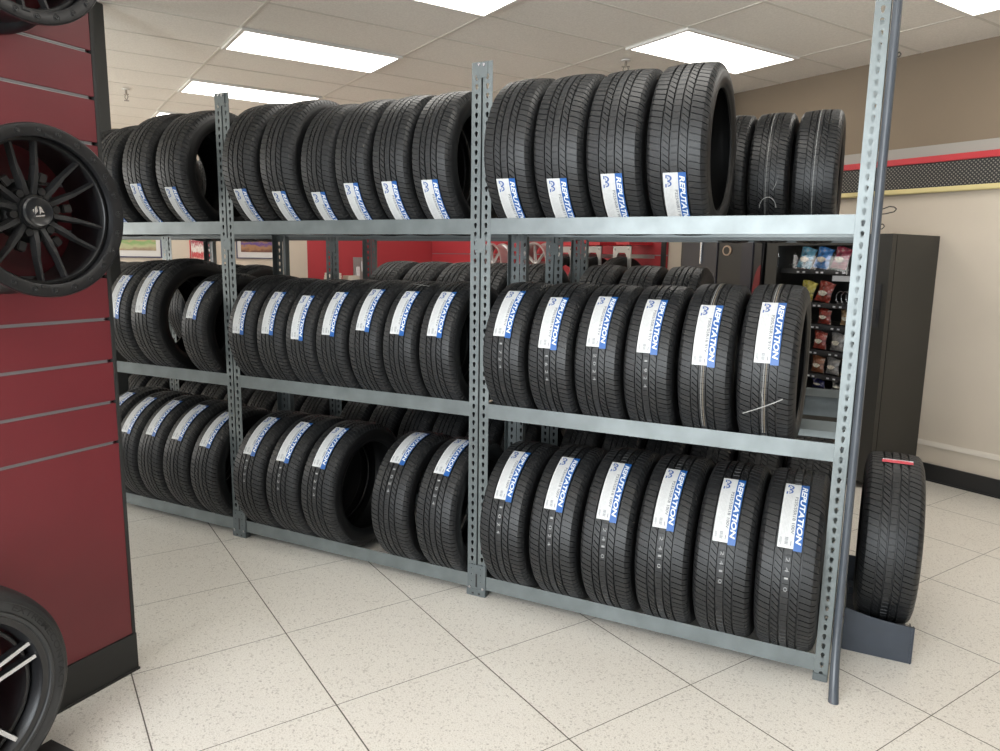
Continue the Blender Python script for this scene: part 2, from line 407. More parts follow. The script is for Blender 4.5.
# text -> flat triangles
_tc = {}
def text_geo(s, shear=0, bold=0):
    k = (s, shear, bold)
    if k in _tc: return _tc[k]
    cu = bpy.data.curves.new('lettering_source', 'FONT'); cu.body = s; cu.size = 1; cu.shear = shear; cu.offset = bold; cu.resolution_u = 3
    ob = bpy.data.objects.new('lettering_source', cu); COL.objects.link(ob)
    dg = bpy.context.evaluated_depsgraph_get(); dg.update(); me = ob.evaluated_get(dg).to_mesh()
    v = [(p.co.x, p.co.y) for p in me.vertices]; f = [tuple(p.vertices) for p in me.polygons]
    ob.evaluated_get(dg).to_mesh_clear(); bpy.data.objects.remove(ob); bpy.data.curves.remove(cu)
    x0 = min(p[0] for p in v); x1 = max(p[0] for p in v); y0 = min(p[1] for p in v); y1 = max(p[1] for p in v)
    v = [((p[0] - x0) / (x1 - x0), (p[1] - y0) / (y1 - y0)) for p in v]
    _tc[k] = (v, f); return _tc[k]
def flip(f): return [tuple(reversed(q)) for q in f]

def wrap(pts, faces, name, m, off):
    """(s,x) label coordinates wrapped on the tread: s runs down the front, x across"""
    R = R0 + off
    vs = [(x, -R * cos(-s / R0), R * sin(-s / R0)) for s, x in pts]
    me = bpy.data.meshes.new(name); me.from_pydata(vs, [], faces); me.materials.append(m); me.update(); return me
def grid(s0, s1, x0, x1, n):
    pts = []; f = []
    for i in range(n + 1):
        s = s0 + (s1 - s0) * i / n; pts += [(s, x0), (s, x1)]
    for i in range(n): f.append((2 * i, 2 * i + 2, 2 * i + 3, 2 * i + 1))
    return pts, f
def wtext(s, s0, s1, x0, x1, name, m, off, shear=0, bold=0):
    v, f = text_geo(s, shear, bold)
    return wrap([(s0 + a * (s1 - s0), x0 + b * (x1 - x0)) for a, b in v], f, name, m, off)

def label_set(size_text):
    L = .262; d = {}
    n = 16
    pts = []; f = []
    # slightly thick paper: top skin plus edges
    p0, f0 = grid(0, L, -.042, .016, n)
    d['label'] = wrap(p0, f0, 'label', M['label'], .0016)
    p1, f1 = grid(0, L + .006, .014, .043, n)
    d['blue_band'] = wrap(p1, f1, 'blue_band', M['blue'], .0020)
    d['brand_lettering'] = wtext('REPUTATION', .012, .246, .0190, .0388, 'brand_lettering', M['white'], .0026, .22, .03)
    d['size_lettering'] = wtext(size_text, .066, .212, -.0005, .0105, 'size_lettering', M['greyink'], .0022, 0, .02)
    # logo: twin peaks outline over a short word bar
    lp = []; lf = []
    def seg(a, b, w):
        dx, dy = b[0] - a[0], b[1] - a[1]; l = sqrt(dx * dx + dy * dy); nx, ny = -dy / l * w, dx / l * w
        o = len(lp); lp.extend([(a[0] + nx, a[1] + ny), (b[0] + nx, b[1] + ny), (b[0] - nx, b[1] - ny), (a[0] - nx, a[1] - ny)]); lf.append((o, o + 1, o + 2, o + 3))
    def fan(ctr, outer, inner):
        o = len(lp); n_ = len(outer); lp.extend(outer + inner)
        for q in range(n_ - 1): lf.append((o + q, o + q + 1, o + n_ + q + 1, o + n_ + q))
    for c0, rr_ in ((.021, .0125), (.042, .0115)):
        an = [pi * q / 10 for q in range(11)]
        fan(None, [(c0 - rr_ * cos(t), -.026 + rr_ * 1.35 * sin(t)) for t in an], [(c0 - rr_ * .62 * cos(t), -.026 + rr_ * .80 * sin(t)) for t in an])
    seg((.008, -.0295), (.056, -.0325), .0026); seg((.018, -.0235), (.026, -.0245), .0012); seg((.038, -.0235), (.046, -.0245), .0012)
    d['logo'] = wrap(lp, lf, 'logo', M['ink'], .0022)
    # fine print and barcode
    lp = []; lf = []
    rr = random.Random(3)
    for x in (-.012, -.017, -.022, -.027, -.032):
        s = .062
        while s < .215:
            w = rr.uniform(.01, .03); seg((s, x), (min(s + w, .22), x), .0006); s += w + .004
    d['fine_print'] = wrap(lp, lf, 'fine_print', M['faint'], .0022)
    lp = []; lf = []
    for i in range(9):
        s = .226 + i * .0028; seg((s, -.018), (s, -.006), rr.choice((.0004, .0009)))
    seg((.226, -.030), (.252, -.030), .0008); seg((.226, -.034), (.246, -.034), .0008); seg((.236, .004), (.252, .004), .0014)
    d['barcode'] = wrap(lp, lf, 'barcode', M['greyink'], .0022)
    return d
LAB = {'b': label_set('P235/55R18 100V'), 'm': label_set('P205/55R16 91V'), 't': label_set('P225/60R17 99H')}
DIG = {}
def digits(s):
    if s not in DIG:
        pts = []; fs = []
        for i, ch in enumerate(s):
            v, f = text_geo(ch); o = len(pts); s0 = .030 + i * .034
            w = .007 if ch == '1' else .016
            pts += [(s0 + a * w, -.0065 + b * .013) for a, b in v]; fs += [tuple(k + o for k in q) for q in f]
        DIG[s] = wrap(pts, fs, 'stamped_number', M['chalk'], .0012)
    return DIG[s]
p, f = grid(-.30, .62, -.0055, -.0035, 40); LINEW = wrap(p, f, 'tread_line', M['chalkw'], .001)
p, f = grid(-.30, .62, .0015, .0045, 40); LINET = wrap(p, f, 'tread_line', M['linetan'], .001)
def cross_mesh(a, b, w=.0025, n=10):
    pts = []; f = []
    for i in range(n + 1):
        t = i / n; s = a[0] + (b[0] - a[0]) * t; x = a[1] + (b[1] - a[1]) * t + .004 * sin(t * pi)
        pts += [(s - w, x), (s + w, x)]
    for i in range(n): f.append((2 * i, 2 * i + 2, 2 * i + 3, 2 * i + 1))
    return wrap(pts, f, 'chalk_mark', M['chalkw'], .0015)
def curvy(ptsx, w=.002):
    pts = []; f = []
    for i, (s, x) in enumerate(ptsx):
        q = ptsx[min(i + 1, len(ptsx) - 1)]; r_ = ptsx[max(i - 1, 0)]
        dx, dy = q[0] - r_[0], q[1] - r_[1]; l = sqrt(dx * dx + dy * dy) or 1
        pts += [(s - dy / l * w, x + dx / l * w), (s + dy / l * w, x - dx / l * w)]
    for i in range(len(ptsx) - 1): f.append((2 * i, 2 * i + 2, 2 * i + 3, 2 * i + 1))
    return wrap(pts, f, 'chalk_mark', M['chalkw'], .0015)

DR = .41
ZS = {'t': 1.752, 'm': .9325, 'b': .104}
def tire(x, y0, shelf, R, W, lab, group, la=None, num=None, lines=False, rz=0):
    zb = ZS[shelf] + (.0045 if shelf == 't' and la is not None else .001); h = sqrt(R * R - (DR / 2) ** 2)
    o = link('tire', TIRE, None, (x, y0 + DR / 2, zb + h), (0, 0, rz))
    o.scale = (W / W0, R / R0, R / R0)
    tag(o, lab, 'tire', group)
    if la is not None:
        d = LAB[shelf]; a = -radians(la)
        lb = link('label', d['label'], o, rot=(a, 0, 0)); lb['label'] = 'white paper label with blue band'
        lb.scale = (W0 / W * min(1, W / .21), 1, 1)
        for k in ('blue_band', 'brand_lettering', 'size_lettering', 'logo', 'fine_print', 'barcode'): link(k, d[k], lb)
        if num: link('stamped_number', digits(num), o, rot=(a + (.262 / R0), 0, 0))
    if lines:
        for me in ((LINEW, LINET) if shelf == 'm' else (LINEW,)): link('tread_line', me, o, rot=(radians(-60), 0, 0))
    return o
ORD = ['first', 'second', 'third', 'fourth', 'fifth', 'sixth', 'seventh', 'eighth', 'ninth']
def row(data, shelf, bay, Ws, nums=None, lines=(), y0=0, extra='blue and white labelled'):
    sn = {'t': 'top', 'm': 'middle', 'b': 'bottom'}[shelf]; out = []
    for i, q in enumerate(data):
        x, R, la = q[:3]
        W = Ws[i] if isinstance(Ws, (list, tuple)) else Ws
        lab = '%s tire, %s from left on the %s shelf of the %s bay' % (extra, ORD[i], sn, bay)
        out.append(tire(x, y0, shelf, R, W, lab, 'labelled tires on the %s shelf of the %s bay' % (sn, bay), la, nums[i] if nums else None, i in lines, radians(random.uniform(-.4, .4))))
    return out
row([(.178, .341, 72), (.423, .347, 70), (.660, .355, 68), (.895, .356, 69), (1.127, .357, 67), (1.358, .358, 70)], 'b', 'right', .226, ['1024', '1024', '2410', '2410', '2410', '2410'])
mr = row([(.160, .311, 61), (.373, .312, 54), (.583, .311, 58), (.790, .312, 56), (1.010, .318, 49), (1.231, .320, 53)], 'm', 'right', [.205, .203, .203, .203, .208, .21], ['1724', '1624', '2024', '1924', None, None], (4, 5))
link('chalk_mark', cross_mesh((.165, -.078), (.085, .070)), mr[5]); link('chalk_mark', cross_mesh((.06, -.012), (.165, .006)), mr[5])
row([(.171, .333, -20), (.393, .332, -21), (.622, .331, -19), (.862, .332, -20)], 't', 'right', [.222, .219, .230, .234])
ml = row([(-1.366, .309, 47), (-1.172, .304, 50), (-.975, .304, 47), (-.779, .305, 53), (-.579, .306, 59), (-.379, .306, 58), (-.180, .308, 58)], 'm', 'middle', .190)
link('chalk_mark', cross_mesh((-.42, -.05), (-.40, .07)), ml[5]); link('chalk_mark', cross_mesh((-.47, .035), (-.38, -.005)), ml[5])
row([(-1.338, .335, 73), (-1.100, .336, 72), (-.864, .334, 73), (-.427, .331, 89), (-.172, .331, 86)], 'b', 'middle', .222, ['1024', '1524', '1224', '1024', '1024'])
row([(-1.305, .338, -21), (-1.060, .337, -24), (-.826, .321, -23), (-.621, .323, -17), (-.409, .324, -17), (-.196, .324, -17)], 't', 'middle', [.235, .225, .203, .2, .2, .205])
row([(-2.562, .318, None), (-2.350, .320, -31), (-2.057, .339, -13), (-1.795, .338, -17)], 't', 'left', [.19, .215, .235, .23])
row([(-2.298, .338, 47), (-2.066, .344, 52), (-1.715, .310, 58)], 'm', 'left', [.215, .22, .19])
row([(-2.502, .349, 72), (-2.305, .345, 71), (-2.100, .343, 73), (-1.889, .339, 74), (-1.678, .330, 74)], 'b', 'left', [.185, .195, .2, .205, .205])
# tires on the racks behind; unseen ones added to keep gaps and openings dark
Y3 = .85
def rear(xs, shelf, y0, R, W, place, group, lines=False):
    Ws = W if isinstance(W, list) else [W] * len(xs)
    sn = {'t': 'top', 'm': 'middle', 'b': 'bottom'}[shelf]
    out = []
    for i, x in enumerate(xs):
        out.append(tire(x, y0, shelf, R, Ws[i], 'plain dark tire, %s from left, %s shelf, %s' % (ORD[i], sn, place), group, None, None, lines))
    return out
rear([-1.12, -.87, -.635, -.40, -.168], 'm', Y3, .345, .225, 'rear rack row, middle bay', 'shadowed tires on the rear rack row')
rear([.240, .465, .690], 'm', Y3, .345, .21, 'rear rack row, right bay', 'shadowed tires on the rear rack row')
tr = rear([.900, 1.080, 1.280], 't', Y3, .311, [.172, .182, .192], 'rear rack row, right end', 'plain tires on top of the rear rack', True)
sq = [(.115 - .055 * sin(t), -.035 + .05 * (1 - cos(t)) * .9) for t in [pi * i / 20 for i in range(21)]]
link('chalk_mark', curvy(sq), tr[1], rot=(radians(10), 0, 0)); link('chalk_mark', cross_mesh((.02, .06), (.085, .035)), tr[1])
for (x0, n, bay) in ((-1.44, 6, 'middle bay'), (.095, 6, 'right bay')):
    rear([x0 + .235 * i + .09 for i in range(n)], 'b', Y3, .335, .215, 'rear rack row, ' + bay, 'shadowed tires low on the rear rack row')
rear([-3.92, -3.69, -3.46, -3.22], 'b', Y3, .335, .215, 'rear rack row, leftmost bay', 'shadowed tires low on the rear rack row')
rear([-2.86, -2.65, -2.44, -2.23], 't', Y3, .29, .20, 'rear rack row, left bay', 'shadowed tires on top of the rear rack row')
rear([-2.86 + .235 * i for i in range(6)], 'b', Y3, .335, .215, 'rear rack row, left bay', 'shadowed tires low on the rear rack row')
rear([-3.88, -3.64, -3.40, -3.21, -2.86, -2.62, -2.38], 'm', Y3, .325, .185, 'rear rack row, left bay', 'shadowed tires on the rear rack row')

# ------------------------------------------------------------------ racks
BX = [-4.5684, -3.0456, -1.5228, 0, 1.524]; HP = 2.40; PW = .0498
def keyhole_strip(w, z0, n, pitch=.0385, hx=0.0):
    """flat strip (xz) with real keyhole openings, x from 0..w"""
    m = MB(); cx = w / 2 + hx
    kh = [(-.0030, -.0125), (.0030, -.0125), (.0034, -.004), (.0064, -.0005), (.0072, .0045), (.0045, .0095), (0, .0112), (-.0045, .0095), (-.0072, .0045), (-.0064, -.0005), (-.0034, -.004)]
    h = pitch
    outer = [(cx, -h / 2), (w, -h / 2), (w, -.008), (w, 0), (w, .008), (w, h / 2), (cx, h / 2), (0, h / 2), (0, .008), (0, 0), (0, -.008), (0, -h / 2)]
    bm = bmesh.new()
    ov = [bm.verts.new((x, 0, z)) for x, z in outer]; kv = [bm.verts.new((cx + x, 0, z)) for x, z in kh]
    ed = [bm.edges.new((ov[i], ov[(i + 1) % len(ov)])) for i in range(len(ov))] + [bm.edges.new((kv[i], kv[(i + 1) % len(kv)])) for i in range(len(kv))]
    bmesh.ops.triangle_fill(bm, use_beauty=True, use_dissolve=False, edges=ed)
    bm.verts.index_update()
    cv = [v.co[:] for v in bm.verts]; cf = [[v.index for v in f.verts] for f in bm.faces]; bm.free()
    # drop any face that fills the keyhole
    def inside(f):
        c = Vector((0, 0, 0))
        for i in f: c += Vector(cv[i])
        c /= len(f); return all(k >= 12 for k in f)
    cf = [f for f in cf if not inside(f)]
    for i in range(n): m.add(cv, cf, Matrix.Translation((0, 0, z0 + h / 2 + i * h)))
    return m
def upright_mesh(w, side, depth=.034, HP=2.40):
    """angle post: perforated face on y=0, flange on the outer side"""
    n = int((HP - .02) / .0385); m = keyhole_strip(w, .01, n)
    top = .01 + n * .0385
    m.add([(0, 0, 0), (w, 0, 0), (w, 0, .01), (0, 0, .01)], [(0, 1, 2, 3)]); m.add([(0, 0, top), (w, 0, top), (w, 0, HP), (0, 0, HP)], [(0, 1, 2, 3)])
    # give the face thickness by a second skin
    t = .002
    m2 = MB(); m2.add(m.v, m.f); m2.add([(x, y + t, z) for x, y, z in m.v], flip(m.f))
    if side > 0: m2.box(w - t, w, 0, depth, 0, HP)
    else: m2.box(0, t, 0, depth, 0, HP)
    return m2
PWI = PW - .002
UPR = upright_mesh(PWI, 1).mesh('upright', M['steel']); UPL = upright_mesh(PWI, -1).mesh('upright', M['steel']); UPT = upright_mesh(PWI + .002, 1, .034, 2.62).mesh('upright', M['steel'])
foot = MB(); foot.box(-PW + .002, PW - .002, -.004, -.001, .004, .155, bev=.001)
for zz in (.03, .07, .105, .135):
    for xx in (-.028, .020): foot.cyl((xx, -.0035, zz), (xx, -.0062, zz), .0042, 8)
FOOT = foot.mesh('foot_plate', M['steel2'])
FSLOT = MB().box(-.004, .004, -.0048, -.0035, .045, .11).box(-.022, -.010, -.0085, -.008, .010, .018).box(.012, .022, -.0085, -.008, .010, .018).mesh('slot', M['black'])
FTAB = MB().box(-PW - .002, PW - .001, -.008, .03, 0, .036, bev=.002).mesh('foot', M['steel2'])
sp = MB().box(-.026, .026, -.003, 0, 0, .062, bev=.001)
for xx in (-.018, .018):
    for zz in (.012, .05): sp.cyl((xx, -.003, zz), (xx, -.005, zz), .003, 8)
SPL = sp.mesh('splice_plate', M['steel'])
BOLT = MB().cyl((0, 0, 0), (0, -.008, 0), .006, 8).mesh('bolt', M['chrome'])
def beam_mesh(L):
    m = MB(); h = .067
    # face, top lip, stepped return underneath
    prof = [(.0, .0), (.0, -h), (.026, -h), (.026, -.038), (.012, -.018)]
    n = len(prof); v = []
    for x in (0, L): v += [(x, y, z) for y, z in prof]
    f = [(i, (i + 1) % n, n + (i + 1) % n, n + i) for i in range(n)] + [tuple(range(n - 1, -1, -1)), tuple(range(n, 2 * n))]
    m.add(v, f); return m
def rack(y0, lab, front):
    e = empty('tire_rack', (0, y0, 0)); tag(e, lab, 'rack', 'galvanised tire rack rows')
    for fy, face in ((0, 1), (DR, -1)):
        for i, x in enumerate(BX):
            last = i == len(BX) - 1
            items = [(x - PW, UPR if not last or face < 0 else UPT)] + ([] if last else [(x + .002, UPL)])
            for px, me in items:
                if face < 0:
                    o = link('upright', me, e, (2 * x - px if False else px + PWI, fy, 0), (0, 0, pi)) if True else None
                    # rotated half a turn: keeps the face outward at the rear
                else: o = link('upright', me, e, (px + (0 if not last else .0), fy - .0, 0))
            if face > 0 and not last:
                if front:
                    fp = link('foot_plate', FOOT, e, (x, fy - .001, 0)); link('slot', FSLOT, fp)
                    for bx in (-.033, .036): link('bolt', BOLT, e, (x + bx, fy - .003, .042))
                link('foot', FTAB, e, (x, fy, 0))
                link('splice_plate', SPL, e, (x, fy - .001, 1.605)); link('splice_plate', SPL, e, (x, fy - .001, HP - .065))
                if front:
                    link('bolt', BOLT, e, (x + .012, fy - .003, HP - .015)); link('bolt', BOLT, e, (x - .012, fy - .003, HP - .012))
            if face > 0 and last: link('foot', MB().box(-PW - .004, -.002, -.004, .035, 0, .03, bev=.002).mesh('foot', M['steel2']), e, (x, fy, 0))
        for a, b in zip(BX[:-1], BX[1:]):
            x0 = a + PW + .0005; x1 = (b - PW - .0005)
            for z in ZS.values():
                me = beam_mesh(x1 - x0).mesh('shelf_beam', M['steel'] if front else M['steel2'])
                if face > 0: link('shelf_beam', me, e, (x0, fy + .001, z))
                else: link('shelf_beam', me, e, (x1, fy - .001, z), (0, 0, pi))
    for x in BX:
        for z in ZS.values():
            if x == BX[-1]: sx_ = (-.030,)
            else: sx_ = (-.012, .006)
            for s in sx_[:1]:
                MB().box(x + s, x + s + .018, .036, DR - .036, z - .06, z - .02).build('depth_brace', M['steel2'], e)
    return e
rk = rack(0, 'front row of galvanised tire racking with keyhole posts, nearest the camera', True)
rack(Y3, 'rear row of tire racking behind the front row, carrying three plain tires on top', False)
# grey plastic edge guard following the right-hand post, flared at its foot
gm = MB(); path = []
N_ = 24
for i in range(N_ + 1):
    z = 2.62 * (i / N_) ** 1.4; yy = -.014 - .115 * math.exp(-z / .16); xx = 1.5262 + .006 * math.exp(-z / .1)
    path.append((xx, yy + .002, z))
ns = 8
for (x, y, z) in path:
    flare = .007 * math.exp(-z / .12)
    for k in range(ns + 1):
        a = pi * k / ns; gm.v.append((x + (.0145 + flare / 2) * (1 - cos(a)), y - .016 * sin(a), z))
    for k in range(ns, -1, -1):
        a = pi * k / ns; gm.v.append((x + .0145 + flare / 2 - (.012 + flare / 2) * cos(a), y - .013 * sin(a) + .002, z))
c_ = 2 * (ns + 1)
for i in range(N_):
    for k in range(c_): gm.f.append((i * c_ + k, i * c_ + (k + 1) % c_, (i + 1) * c_ + (k + 1) % c_, (i + 1) * c_ + k))
gm.f.append(tuple(range(c_))); gm.f.append(tuple(range(N_ * c_ + c_ - 1, N_ * c_ - 1, -1)))
gg = gm.build('edge_guard', M['guard'], rk, 40); gg['label'] = 'dark grey plastic strip flared at its foot'
# small wire hooks caught on the right-hand post
def hook(name, pts, lab, r=.0022):
    o = MB().tube([(0, 0, 0)] + pts, r, 6).build(name, M['wire'], None, loc=None); return tag(o, lab, 'wire hook')
hk = hook('wire_hook', [(.03, 0, .012), (.045, 0, .010), (.052, 0, .003), (.045, 0, -.006), (.02, 0, -.012), (.0, 0, -.014)], 'bent wire hook on the right-hand post above the vending machine'); hk.location = (1.545, .005, 1.765)
hk = hook('wire_hook.001', [(.012, 0, .004), (.018, 0, -.004), (.010, 0, -.014), (.0, 0, -.010)], 'small curled wire below the bent hook on the right-hand post'); hk.location = (1.548, .005, 1.715)
hk = hook('wire_loop', [(.010, 0, .008), (.016, 0, 0), (.010, 0, -.008), (.0, 0, -.004)], 'tiny wire loop high on the right-hand post near the ceiling'); hk.location = (1.549, .005, 2.268)

# ------------------------------------------------------------------ tire in its floor cradle
CX, CY = 1.690, .30
cr = empty('tire_cradle', (CX, CY, 0)); tag(cr, 'dark grey steel floor cradle beside the right-hand post holding one tire', 'cradle')
hw = .1235; ctop = []
for i in range(17):
    t = i / 16; x = -hw + 2 * hw * t; ctop.append((x, .156 + .028 * (1 - t) ** 2.2))
MB().prism([(-hw, 0), (hw, 0)] + list(reversed(ctop)), 0, .004).build('front_plate', M['cradle'], cr)
MB().prism([(-hw, 0), (hw, 0), (hw, .15), (-hw, .15)], .70, .704).build('back_plate', M['cradle'], cr)
MB().box(hw - .006, hw + .004, -.006, .012, .0, .158, bev=.003).box(hw - .003, hw + .001, .004, .16, 0, .10).build('side_flange', M['cradle'], cr)
MB().box(-hw - .004, -hw + .004, -.004, .012, .0, .184, bev=.003).box(-hw, -hw + .004, .004, .16, 0, .10).build('side_flange', M['cradle'], cr)
MB().box(-hw + .004, hw - .004, .004, .70, .0, .02).box(-hw + .01, hw - .01, .14, .17, .02, .055).box(-hw + .01, hw - .01, .53, .56, .02, .055).build('support_base', M['cradle'], cr)
Rt = .366
ct = link('tire', TIRE, None, (CX + .016, CY + .346, .0375 + Rt), (0, 0, 0)); ct.scale = (.226 / W0, Rt / R0, Rt / R0)
tag(ct, 'single tire with red and white label standing in floor cradle at right', 'tire')
lp, lf = grid(0, .024, -.052, .062, 3)
lr = link('label', wrap([(s, x) for s, x in lp], lf, 'label', M['white'], .0016), ct, rot=(-radians(79), 0, 0)); lr['label'] = 'white and red paper label'
lp, lf = grid(.010, .030, -.054, .062, 3); link('red_band', wrap(lp, lf, 'red_band', M['redlab'], .0021), lr)
lp, lf = grid(.006, .0085, -.045, .045, 3); link('fine_print', wrap(lp, lf, 'fine_print', M['redlab'], .0023), lr)

# ------------------------------------------------------------------ dark column
cb = MB().box(-2.875, -2.762, .16, .27, 0, ZC, bev=.004).build('column', M['column']); tag(cb, 'dark square column rising to the ceiling behind the red display', 'column')

# ------------------------------------------------------------------ red slatwall display
sw = empty('slatwall_display', (-.86, -1.157, 0)); tag(sw, 'dark red slatwall display with pale grooves and black base at left', 'display')
core = MB().box(-.13, -.022, -2.9, 0, 0, 2.98); core.build('core', M['blackmat'], sw)
rb = MB(); rb.box(-.022, 0, -2.9, -.013, .149, .8965, bev=.0015)
gz = .902; k = 0
al = MB(); cap = MB()
while gz < 2.9:
    z1 = gz + .149
    rb.box(-.022, 0, -2.9, -.013, gz + .0055, z1 - .0055, bev=.0015)
    al.box(-.022, -.006, -2.9, -.030, gz - .0055, gz - .0015); al.box(-.022, -.006, -2.9, -.030, gz + .0010, gz + .0055); al.box(-.022, -.012, -2.9, -.030, gz - .0015, gz + .0010)
    gz = z1
rb.build('red_panel', M['red'], sw); al.build('groove_strip', M['alu'], sw)
MB().box(-.13, .002, -.013, 0, 0, 2.98).build('edge_trim', M['blackmat'], sw)
MB().box(-.022, .006, -2.9, 0, 0, .148).box(-.022, .012, -2.9, .002, 0, .008).build('kick_plate', M['blackmat'], sw)
for (yy, zz, nm) in ((-.36, 1.695, 'a'), (-.335, 2.45, 'b')):
    MB().cyl((-.02, yy, zz), (.10, yy, zz), .018, 14).box(-.002, .006, yy - .03, yy + .03, zz - .06, zz + .06).build('wheel_arm', M['black'], sw)

# ------------------------------------------------------------------ wheels (axis along x, face towards +x)
def barrel_prof(R, w):
    return [(0, R), (-.010, R), (-.016, R - .012), (-.05, R - .018), (-.09, R - .030), (-w + .03, R - .030), (-w + .012, R - .006), (-w, R - .002), (-w, R - .010),
            (-w + .02, R - .036), (-.09, R - .042), (-.055, R - .036), (-.02, R - .030), (-.006, R - .022), (0, R - .020)]
def spoke_poly(pts, w0, w1, T):
    """bar following (r, tangential offset, x) points, radial along +z"""
    m = MB(); n = len(pts); d = .022
    for i, (r, t, x) in enumerate(pts):
        w = w0 + (w1 - w0) * i / (n - 1)
        m.v += [(x - .0, t - w * .55, r), (x - .0, t + w * .55, r), (x - d, t + w, r), (x - d, t - w, r)]
    for i in range(n - 1):
        for k in range(4): m.f.append((i * 4 + k, i * 4 + (k + 1) % 4, i * 4 + 4 + (k + 1) % 4, i * 4 + 4 + k))
    m.f += [(3, 2, 1, 0), (4 * n - 4, 4 * n - 3, 4 * n - 2, 4 * n - 1)]
    out = MB(); out.add(m.v, m.f, T); return out
def black_wheel(loc, lab, rx0=0.0, sc=1.0, full=True):
    R = .241; w = .225
    e = empty('alloy_wheel', loc); tag(e, lab, 'wheel', 'black alloy wheels on the red display'); e.rotation_euler = (rx0, 0, 0); e.scale = (1, sc, sc)
    MB().lathe(barrel_prof(R, w), 72, close=True).build('rim_barrel', M['gloss'], e, 40)
    MB().lathe([(.001, R - .001), (.004, R - .003), (.005, R - .008), (.004, R - .030), (.001, R - .036), (-.004, R - .037), (-.004, R - .001)], 96, close=True).build('outer_ring', M['ring'], e, 40)
    MB().lathe([(-.03, R - .047), (-.026, R - .044), (-.026, R - .036), (-.04, R - .036), (-.05, R - .047)], 72, close=True).build('inner_lip', M['satin'], e, 40)
    bolt = MB().lathe([(.005, .0001), (.008, .003), (.008, .0052), (.0045, .0056), (.0045, .0086), (.0056, .0092), (.0038, .0098)], 12).mesh('ring_bolt', M['satin2'], 40)
    for i in range(24):
        a = 2 * pi * (i + .5) / 24; link('ring_bolt', bolt, e, (.0, (R - .019) * sin(a), (R - .019) * cos(a)))
    clip = MB().box(-.004, .007, -.012, .012, -.004, .004, bev=.001).mesh('ring_clip', M['satin2'])
    for i in range(6):
        a = 2 * pi * (i + .25) / 6; link('ring_clip', clip, e, (0, (R - .030) * sin(a), (R - .030) * cos(a)), (-a, 0, 0))
    for i in range(6):
        T = Matrix.Rotation(2 * pi * i / 6, 4, 'X')
        for s in (-1, 1):
            spoke_poly([(.040, s * .009, -.055), (.085, s * .018, -.042), (.120, s * .026, -.038), (.128, s * .028, -.038), (.206, s * .037, -.028)], .0135, .0055, T).build('spoke', M['satin2'], e)
        b_ = MB().cyl((-.075, 0, .062), (-.048, 0, .062), .011, 12); hh = MB().add(b_.v, b_.f, Matrix.Rotation(2 * pi * (i + .5) / 6, 4, 'X')); hh.build('lug_boss', M['satin'], e, 40)
        c2 = MB().box(-.085, -.062, -.012, .012, .09, .118, bev=.003); hh = MB().add(c2.v, c2.f, Matrix.Rotation(2 * pi * (i + .5) / 6, 4, 'X')); hh.build('casting_pad', M['satin2'], e)
    hub = MB().lathe([(-.11, .0001), (-.11, .085), (-.085, .088), (-.066, .072), (-.060, .055), (-.058, .050), (-.045, .048), (-.045, .0001)], 36); hub.build('hub', M['satin'], e, 30)
    cp = MB().lathe([(-.046, .044), (-.034, .044), (-.030, .039), (-.034, .032), (-.034, .0001)], 32).build('center_cap', M['gloss'], e, 30)
    em = MB()
    for poly in ([(-.014, -.006), (-.010, .014), (-.004, .016), (-.003, .002)], [(0, -.008), (.002, .016), (.008, .013), (.014, -.004), (.006, -.001)], [(-.014, -.013), (-.012, -.009), (.014, -.009), (.013, -.013)], [(-.016, -.001), (-.018, .008), (-.013, .010)]):
        n = len(poly); em.v += []
        o_ = len(em.v); em.v += [(-.0335, y, z) for y, z in poly] + [(-.031, y, z) for y, z in poly]
        em.f += [tuple(o_ + n + i for i in range(n)), tuple(o_ + n - 1 - i for i in range(n))] + [(o_ + i, o_ + (i + 1) % n, o_ + n + (i + 1) % n, o_ + n + i) for i in range(n)]
    em.build('emblem', M['chrome'], cp)
    MB().lathe([(-w + .012, .0001), (-w + .012, R - .05)], 36).build('back_disc', M['black'], e) if False else None
    return e
XF = -.625
black_wheel((XF, -1.512, 1.696), 'black six double-spoke wheel hung in full view on red display', radians(9), 1.03)
black_wheel((XF, -1.512, 2.455), 'black wheel cut by the top edge at the upper left', radians(12))

# wheel with tire on the floor
LX, LY, LR = -.590, -1.905, .337
e = empty('mounted_wheel', (LX, LY, LR)); tag(e, 'mounted tire with black and silver spoke wheel on floor against the red display', 'wheel')
e.rotation_euler = (radians(8), 0, 0); e.scale = (1, .977, .977)
tw = .215
prof = [(-.004, .238), (.006, .244), (.008, .256), (.004, .262), (.006, .275), (.010, .292), (.009, .300), (.010, .302), (.006, .318), (-.006, .332), (-.020, .340), (-.045, .344), (-.06, .345), (-.062, .338), (-.068, .338), (-.07, .345), (-.11, .345), (-.112, .338), (-.118, .338), (-.12, .345), (-.17, .344), (-.195, .335), (-.208, .30), (-.206, .26), (-.2, .238), (-.18, .232), (-.02, .232)]
prof = [(x, r if r > .335 else .266 + (r - .232) * (.335 - .266) / (.335 - .232)) for x, r in prof]
MB().lathe(prof, 120, close=True).build('tire', M['show'], e, 30)
R = .272
MB().lathe([(x * .9, r) for x, r in barrel_prof(R, .22)], 96, close=True).build('rim_barrel', M['gloss'], e, 40)
MB().lathe([(-.004, .2655), (.000, .2665), (.0015, .2695), (-.003, .271)], 96, close=True).build('rim_lip', M['satin2'], e, 40)
MB().lathe([(-.03, .220), (-.028, .228), (-.032, .233), (-.05, .231), (-.05, .220)], 96, close=True).build('inner_lip', M['satin'], e, 40)
